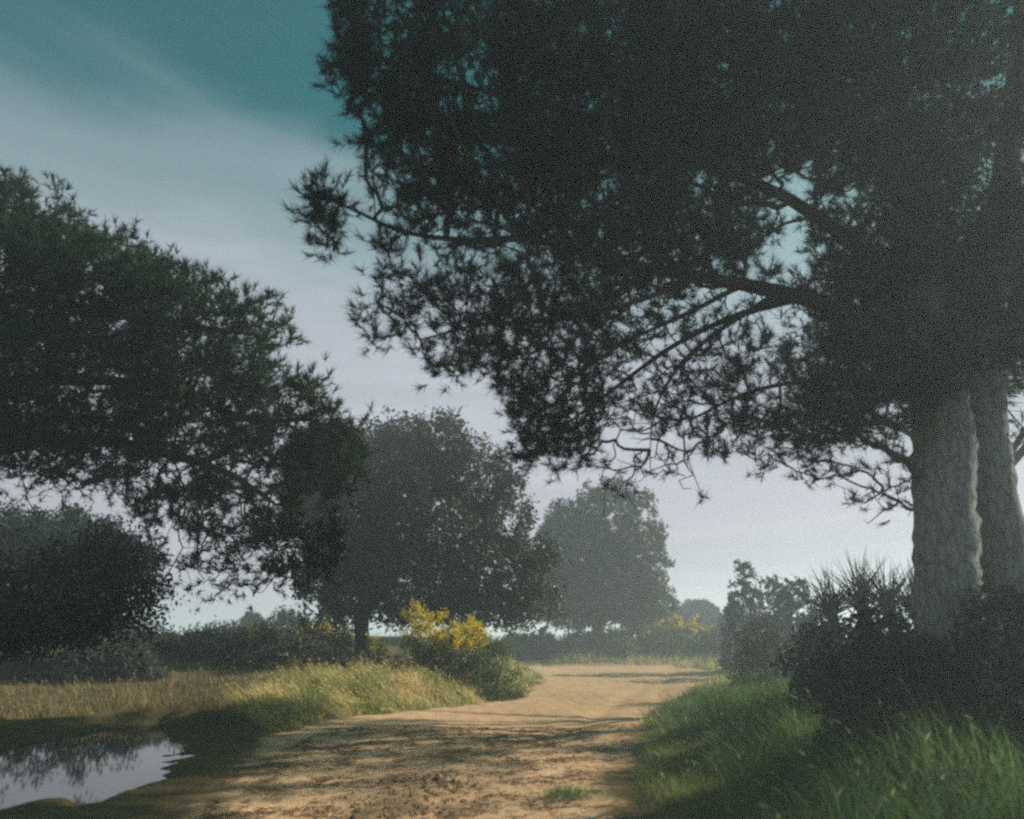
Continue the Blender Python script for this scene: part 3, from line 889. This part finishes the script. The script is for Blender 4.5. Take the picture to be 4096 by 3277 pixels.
# main broom
shrub('broom_bush', 'tallest broom bush, yellow blossom climbing up in front of the dark middle tree', 'bush', 424, 23.5, 30, 616, .9, 9500, .055, M_green, None, (480, .046, -.9, .9), clump=.10, bump=.34)
shrub('broom_bush', 'broad broom bush with the widest sheet of yellow flowers sloping to the right', 'bush', 458, 23.0, 34, 629, .9, 11000, .055, M_green, None, (800, .046, -1, 1), clump=.10, bump=.28)
shrub('broom_bush', 'low green bush with no flowers at the right foot of the broad broom', 'bush', 492, 22.5, 28, 638, .9, 8000, .055, M_green, None, None, clump=.09)
shrub('broom_bush', 'small broom with a few yellow flowers right beside the dark tree stem', 'bush', 378, 23.0, 13, 636, .4, 2800, .05, M_green, None, (60, .045, -1, 1), clump=.09)
for lab, px, hw, tp, nf in [('broom bush with orange yellow flowers left of the middle tree stem', 318, 32, 625, 150),
                            ('broom bush with scattered yellow flowers, second left of the middle tree', 258, 30, 629, 90)]:
    shrub('broom_bush', lab, 'bush', px, 25, hw, tp, 1.0, 9000, .08, M_umber2, 'broom bushes left of the middle tree', (nf, .065, -.5, .9), clump=.13)
for lab, px, d, hw, tp in [('low grey brown bush under the bright gap on the left', 205, 28, 44, 630), ('grey bush just right of the low hanging dark tree', 150, 29, 38, 630),
                           ('dark brown bush at the stem of the middle tree', 300, 23.5, 46, 642)]:
    shrub('scrub_bush', lab, 'bush', px, d, hw, tp, 1.1, 10000, .085, M_umber2, GB, clump=.13)
for lab, px, d, hw, tp in [('dark scrub at the far side of the field, leftmost one', 20, 33, 60, 612), ('dark scrub at the far side of the field, right of the leftmost', 100, 35, 50, 616), ('distant grey green bush in the left gap, left one', 225, 45, 26, 624), ('distant grey green bush in the left gap, taller right one', 285, 42, 20, 612)]:
    shrub('scrub_bush', lab, 'bush', px, d, hw, tp, 1.6, 5000, .16, M_grey, 'distant bushes in the left gap', clump=.25)
for lab, px, hw, tp in [('highest dark bush added beyond the puddle for its reflection, at the left edge', -6, 44, 611), ('low dark bush added beyond the puddle for its reflection, second from the left edge', 48, 34, 622),
                        ('low dark bush added beyond the puddle for its reflection, third from the left edge', 96, 30, 634), ('smallest dark bush added for its reflection, under the end of the hanging tree', 138, 24, 648)]:
    shrub('reflection_bush', lab, 'bush', px, 22, hw, tp, .8, 6000, .075, M_umber, 'added bushes shaping the dark reflection in the puddle', clump=.12, bump=.3)  # bushes added, heights stepped to shape the dark edge reflected in the puddle
# dark thicket at right, behind the grass bank and round the stems
for lab, px, d, hw, tp in [('black green shrub at the left end of the right thicket', 828, 13, 46, 614), ('black green shrub in front of the left pine stem', 890, 11.5, 60, 616),
                           ('black green shrub filling the right edge below the second stem', 990, 10.5, 60, 592), ('low dark shrub before the thicket at the grass bank', 850, 10.5, 60, 650),
                           ('dark shrub at the right edge behind the tall grass', 1060, 8.6, 60, 600), ('broad dark shrub low in front of both stems', 950, 7.7, 74, 632), ('dark shrub hiding the foot of the first stem from the left', 885, 8.1, 56, 622), ('tall dark shrub hiding the foot of the second stem at the right edge', 1012, 7.9, 52, 588)]:
    shrub('thicket_shrub', lab, 'shrub', px, d, hw, tp, .7, 9500, .067, M_dark, 'dark shrubs of the right thicket', clump=.09)


# spiky plants against the sky: long blades from one heart
def blades(pts, dirs, ln, w, bend, seg=3, tint=None, headlen=None):
    """tapered curved strips; pts, dirs (m,3); bend (m,3) sideways droop"""
    m = len(pts)
    side = nrm(np.cross(dirs, rng.normal(size=(m, 3))))
    V = []
    for s in range(seg + 1):
        t_ = s / seg
        c = pts + dirs * (ln * t_)[:, None] + bend * (ln * t_ * t_)[:, None]
        ww = (w * (1 - .96 * t_ ** 1.5))[:, None] * .5
        V.append(c - side * ww)
        V.append(c + side * ww)
    V = np.stack(V, 1).reshape(-1, 3)
    q = np.array([[2 * s, 2 * s + 1, 2 * s + 3, 2 * s + 2] for s in range(seg)])
    f = (np.arange(m)[:, None, None] * 2 * (seg + 1) + q[None]).ravel()
    tt = rng.uniform(0, 1, m) if tint is None else tint
    return V, f, 4, np.repeat(np.clip(tt, 0, 1), 2 * (seg + 1))


for lab, px, py, ht in [('spiky rosette plant with long upright leaves, leftmost of four against the sky', 832, 612, .85), ('tallest spiky rosette plant, its leaf fan highest against the sky', 862, 606, 1.05),
                        ('spiky rosette plant right of the tallest one', 889, 608, 1.0), ('spiky rosette plant touching the left side of the pine stem', 915, 610, .95)]:
    d = 13.5
    hb = P(px, py, d)
    gzb = float(gz([hb[0]], [d])[0][0])
    root = thing('spiky_plant', lab, 'plant', (hb[0], hb[1], gzb), 'spiky plants above the thicket')
    g, _, _ = limb([(hb[0], hb[1], gzb - .05, .12), (hb[0] + .05, hb[1], (gzb + hb[2]) / 2, .10), (hb[0], hb[1], hb[2], .09)], 4, 8)
    part('stem', g, M_oakbark, root)
    for k in range(90):
        a = rng.uniform(0, 6.28)
        el = rng.uniform(.25, 1.55)
        dd = np.array([[math.cos(a) * math.cos(el), math.sin(a) * math.cos(el), math.sin(el)]])
        part('leaf', blades(hb[None] + rng.normal(size=(1, 3)) * .07, dd, np.array([ht * rng.uniform(.75, 1.15)]), np.array([.03]), np.array([[0, 0, -.10]]), 3), M_dark, root)


# ------------------------------------------------------------------ grass
def scatter(n, x0, x1, y0, y1, dens):
    """dens(x,y,sd,pu) -> 0..1; uniform in area, rejection sampled"""
    out = []
    got = 0
    for _ in range(60):
        m = max(20000, n)
        x = rng.uniform(x0, x1, m)
        y = rng.uniform(y0, y1, m)
        h, sd, pu = terrain(x, y)
        ok = rng.uniform(size=m) < dens(x, y, sd, pu)
        out.append(np.stack([x, y, h, sd], 1)[ok])
        got += ok.sum()
        if got >= n:
            break
    return np.vstack(out)[:n]


def grass(name, label, n, box, dens, ln, w, mat, lean=(-.15, -.1), heads=0.0, tint=(0.1, .8), hf=None, seg=2):
    s = scatter(n, *box, dens)
    m = len(s)
    p = s[:, :3].copy()
    p[:, 2] -= .01
    l = ln * rng.uniform(.45, 1.2, m) * (1 + .35 * nz2(p, 1.3))
    l *= .3 + .7 * sm(0.0, .6, -s[:, 3])
    if hf is not None:
        l *= hf(s)
    l = np.maximum(l, .03)
    wnd = np.stack([lean[0] + .25 * nz1(p, 1.7), lean[1] + .2 * nz3(p, 1.5), np.zeros(m)], 1)
    d = nrm(np.stack([rng.normal(size=m) * .22, rng.normal(size=m) * .22, np.ones(m)], 1) + wnd * .5)
    bend = rng.normal(size=(m, 3)) * .16 + wnd
    bend[:, 2] = -.12
    t = tint[0] + (tint[1] - tint[0]) * np.clip(.5 + .28 * nz3(p, 2.2) + rng.normal(size=m) * .22, 0, 1)
    hd = rng.uniform(size=m) < heads
    l[hd] *= 1.25
    g = blades(p, d, l, np.full(m, w) * rng.uniform(.7, 1.3, m), bend, seg, t)
    gs = [g]
    if heads > 0:
        e = p[hd] + d[hd] * l[hd, None] * .93 + bend[hd] * l[hd, None] * .9
        dd = nrm(d[hd] + bend[hd] * 2)
        k = len(e)
        gs.append(blades(e, dd, np.full(k, .08) * rng.uniform(.7, 1.3, k), np.full(k, w * 1.5), bend[hd] * .6, seg, rng.uniform(.74, .95, k)))
    v, f, k4, tt = join(gs)
    o = mesh_obj(name, v, f, k4, mat, None, tt)
    o['kind'] = 'stuff'
    o['label'] = label
    o['category'] = 'grass'
    return o


rt = lambda x, y: sm(0.0, 1.2, x - (0.4 + 0.10 * y))
grass('tall_grass', 'tall green grass with pale seed heads on the bank right of the track', 52000, (0.8, 12, 5.5, 15),
      lambda x, y, sd, pu: sm(.15, -.25, sd) * rt(x, y) * np.clip(1.2 - (y - 5) * .04, .3, 1), .50, .009, M_grass, (-.22, -.1), .035, (0, .85),
      hf=lambda s: .45 + .75 * sm(1.0, 3.0, s[:, 0] - .10 * s[:, 1]))
grass('short_grass', 'short yellow green turf creeping over the right edge of the track', 46000, (0.2, 4.0, 6, 14),
      lambda x, y, sd, pu: sm(.6, -.1, sd) * rt(x, y) * sm(-2.2, -.9, sd) * .9, .13, .008, M_turf, (-.1, -.1), 0, (0, .9), hf=lambda s: 1.3 + 0 * s[:, 0], seg=1)
grass('golden_grass', 'sunlit golden and green grass on the left inside of the bend', 38000, (-8.5, 3.5, 14.5, 26),
      lambda x, y, sd, pu: sm(.1, -.2, sd) * (1 - rt(x, y)) * sm(-.9, -1.7, pu) * sm(-6.5, -3.8, x), .36, .016, M_gold, (-.25, -.1), .08, (0, .9),
      hf=lambda s: .9 + .45 * sm(0, 2.2, -s[:, 3]))
grass('green_verge', 'fresh green grass at the rounded tip of the left verge', 9000, (-1.5, 1.5, 17, 25),
      lambda x, y, sd, pu: sm(.1, -.1, sd) * (1 - rt(x, y)) * sm(2.6, .5, np.hypot(x - G(505, 682)[0], (y - G(505, 682)[1]) * .5)), .42, .016, M_grass, (-.1, -.1), 0, (.3, .8))
grass('far_grass', 'low sunlit grass along the far side of the bend', 32000, (-4, 24, 24, 75),
      lambda x, y, sd, pu: sm(.2, -.3, sd) * np.clip(40 / y, 0, 1), .42, .04, M_gold, (-.1, -.1), .02, (0, .8), seg=1)
grass('field_grass', 'dry tan grass of the field on the left', 46000, (-26, -3.5, 13, 40),
      lambda x, y, sd, pu: sm(.1, -.3, sd) * sm(-.9, -1.7, pu) * np.clip(16 / y, 0, 1), .20, .020, M_field, (-.15, -.05), .05, (0, 1), seg=1)
grass('bank_grass', 'dim grass under the thicket on the right', 26000, (2.5, 16, 12, 26),
      lambda x, y, sd, pu: sm(.1, -.3, sd) * np.clip(14 / y, 0, 1), .38, .018, M_grass, (-.15, -.05), .03, (0, .9), seg=1)
grass('shade_grass', 'short sparse grass between the puddle and the lit verge', 14000, (-8, -2, 9, 19),
      lambda x, y, sd, pu: sm(.0, -.3, sd) * sm(-.1, -.9, pu) * .8, .13, .010, M_field, (-.1, -.1), .02, (0, .7), seg=1)

# tall dry stems standing before the dark tree
for k, (px, py, top, lab) in enumerate([(404, 668, 588, 'tallest dry flower stalk in front of the middle tree'), (417, 667, 600, 'dry flower stalk just left of the yellow blossom'),
                                        (388, 668, 622, 'short dry stalk beside the dark stem'), (131, 664, 622, 'thin lone stalk standing in the left field'), (296, 690, 640, 'leaning dry stalk above the dark grass on the left')]):
    x, y = G(px, py + 12)
    zt = P(px, top, y)[2]
    root = thing('dry_stalk', lab, 'plant', (x, y, 0), 'dry stalks on the left verge')
    g, p, r = limb([(x, y, 0, .012), (x + .03, y, zt * .5, .009), (x - .02, y, zt, .005)], 4, 5)
    part('stem', g, M_field, root)
    q = np.repeat(p[len(p) // 2:], 5, 0) + rng.normal(size=((len(p) - len(p) // 2) * 5, 3)) * .035
    part('seed_head', leaves(q, .06, rng.uniform(.4, 1, len(q))), M_field, root, 'stuff')

# dark tussock on the sand and scattered litter
tx, ty = G(570, 797)
root = thing('grass_tussock', 'small dark trampled tussock on the sand near the bottom of the picture', 'tussock', (tx, ty, 0))
m = 500
q = np.stack([tx + rng.normal(size=m) * .16, ty + rng.normal(size=m) * .10, np.full(m, .03)], 1)
part('blades', blades(q, nrm(rng.normal(size=(m, 3)) * .8 + [0, 0, .7]), rng.uniform(.04, .13, m), np.full(m, .008), rng.normal(size=(m, 3)) * .3, 2), M_grass, root, 'stuff')

s = scatter(9000, -3.5, 4, 6.5, 15, lambda x, y, sd, pu: sm(-.1, .1, sd) * (.15 + .85 * sm(-.2, .7, noise2(x, y, .8, nz2))))
m = len(s)
a = rng.uniform(-.6, .6, m) + np.where(rng.uniform(size=m) < .3, 1.5, 0)
d = np.stack([np.cos(a), np.sin(a), rng.normal(size=m) * .05], 1)
ln = rng.uniform(.03, .12, m) * np.where(rng.uniform(size=m) < .03, 2.5, 1)
p0 = s[:, :3] + [0, 0, .006]
p1 = p0 + d * ln[:, None]
p1[:, 2] = np.maximum(gz(p1[:, 0], p1[:, 1])[0] + .006, p1[:, 2])
v, f, k4, tt = edges_tubes(p0, p1, np.full(m, .0035), np.full(m, .0025), 3)
o = mesh_obj('needle_litter', v, f, k4, M_litter, None, tt)
o['kind'] = 'stuff'
# clods of turned soil
m = 1500
cx, cy = G(395, 803)
yy = cy + rng.normal(size=m) * .75
xx = cx + .35 * (yy - cy) + rng.normal(size=m) * .26
zz = gz(xx, yy)[0]
q = np.stack([xx, yy, zz + .012], 1)
oc = np.array([[1, 0, 0], [0, 1, 0], [-1, 0, 0], [0, -1, 0], [0, 0, 1], [0, 0, -1]], float)
fo = np.array([[0, 1, 4], [1, 2, 4], [2, 3, 4], [3, 0, 4], [1, 0, 5], [2, 1, 5], [3, 2, 5], [0, 3, 5]])
sz = rng.gamma(1.6, .006, m) + .003
v = (q[:, None] + oc[None] * sz[:, None, None] * rng.uniform(.5, 1.3, (m, 6, 1))).reshape(-1, 3)
f = (np.arange(m)[:, None, None] * 6 + fo[None]).ravel()
o = mesh_obj('soil_clods', v, f, 3, M_litter, None, np.repeat(rng.uniform(.35, .95, m), 6))
o['kind'] = 'stuff'

# ------------------------------------------------------------------ haze
hm = bpy.data.materials.new('haze_air')
hm.use_nodes = True
t = hm.node_tree
t.nodes.clear()
pv = N(t, 'ShaderNodeVolumePrincipled', Density=0.0039, Anisotropy=0.3)
pv.inputs['Color'].default_value = (0.72, 0.88, 1.0, 1)
o = N(t, 'ShaderNodeOutputMaterial')
t.links.new(pv.outputs[0], o.inputs['Volume'])
x0, x1, y0, y1, z0, z1 = -1600, 1600, -400, 2600, -2.0, 16.0
vv = [(x, y, z) for z in (z0, z1) for y in (y0, y1) for x in (x0, x1)]
ff = [0, 2, 3, 1, 4, 5, 7, 6, 0, 1, 5, 4, 2, 6, 7, 3, 0, 4, 6, 2, 1, 3, 7, 5]
o = mesh_obj('haze', np.array(vv, float), ff, 4, hm)
o['kind'] = 'stuff'
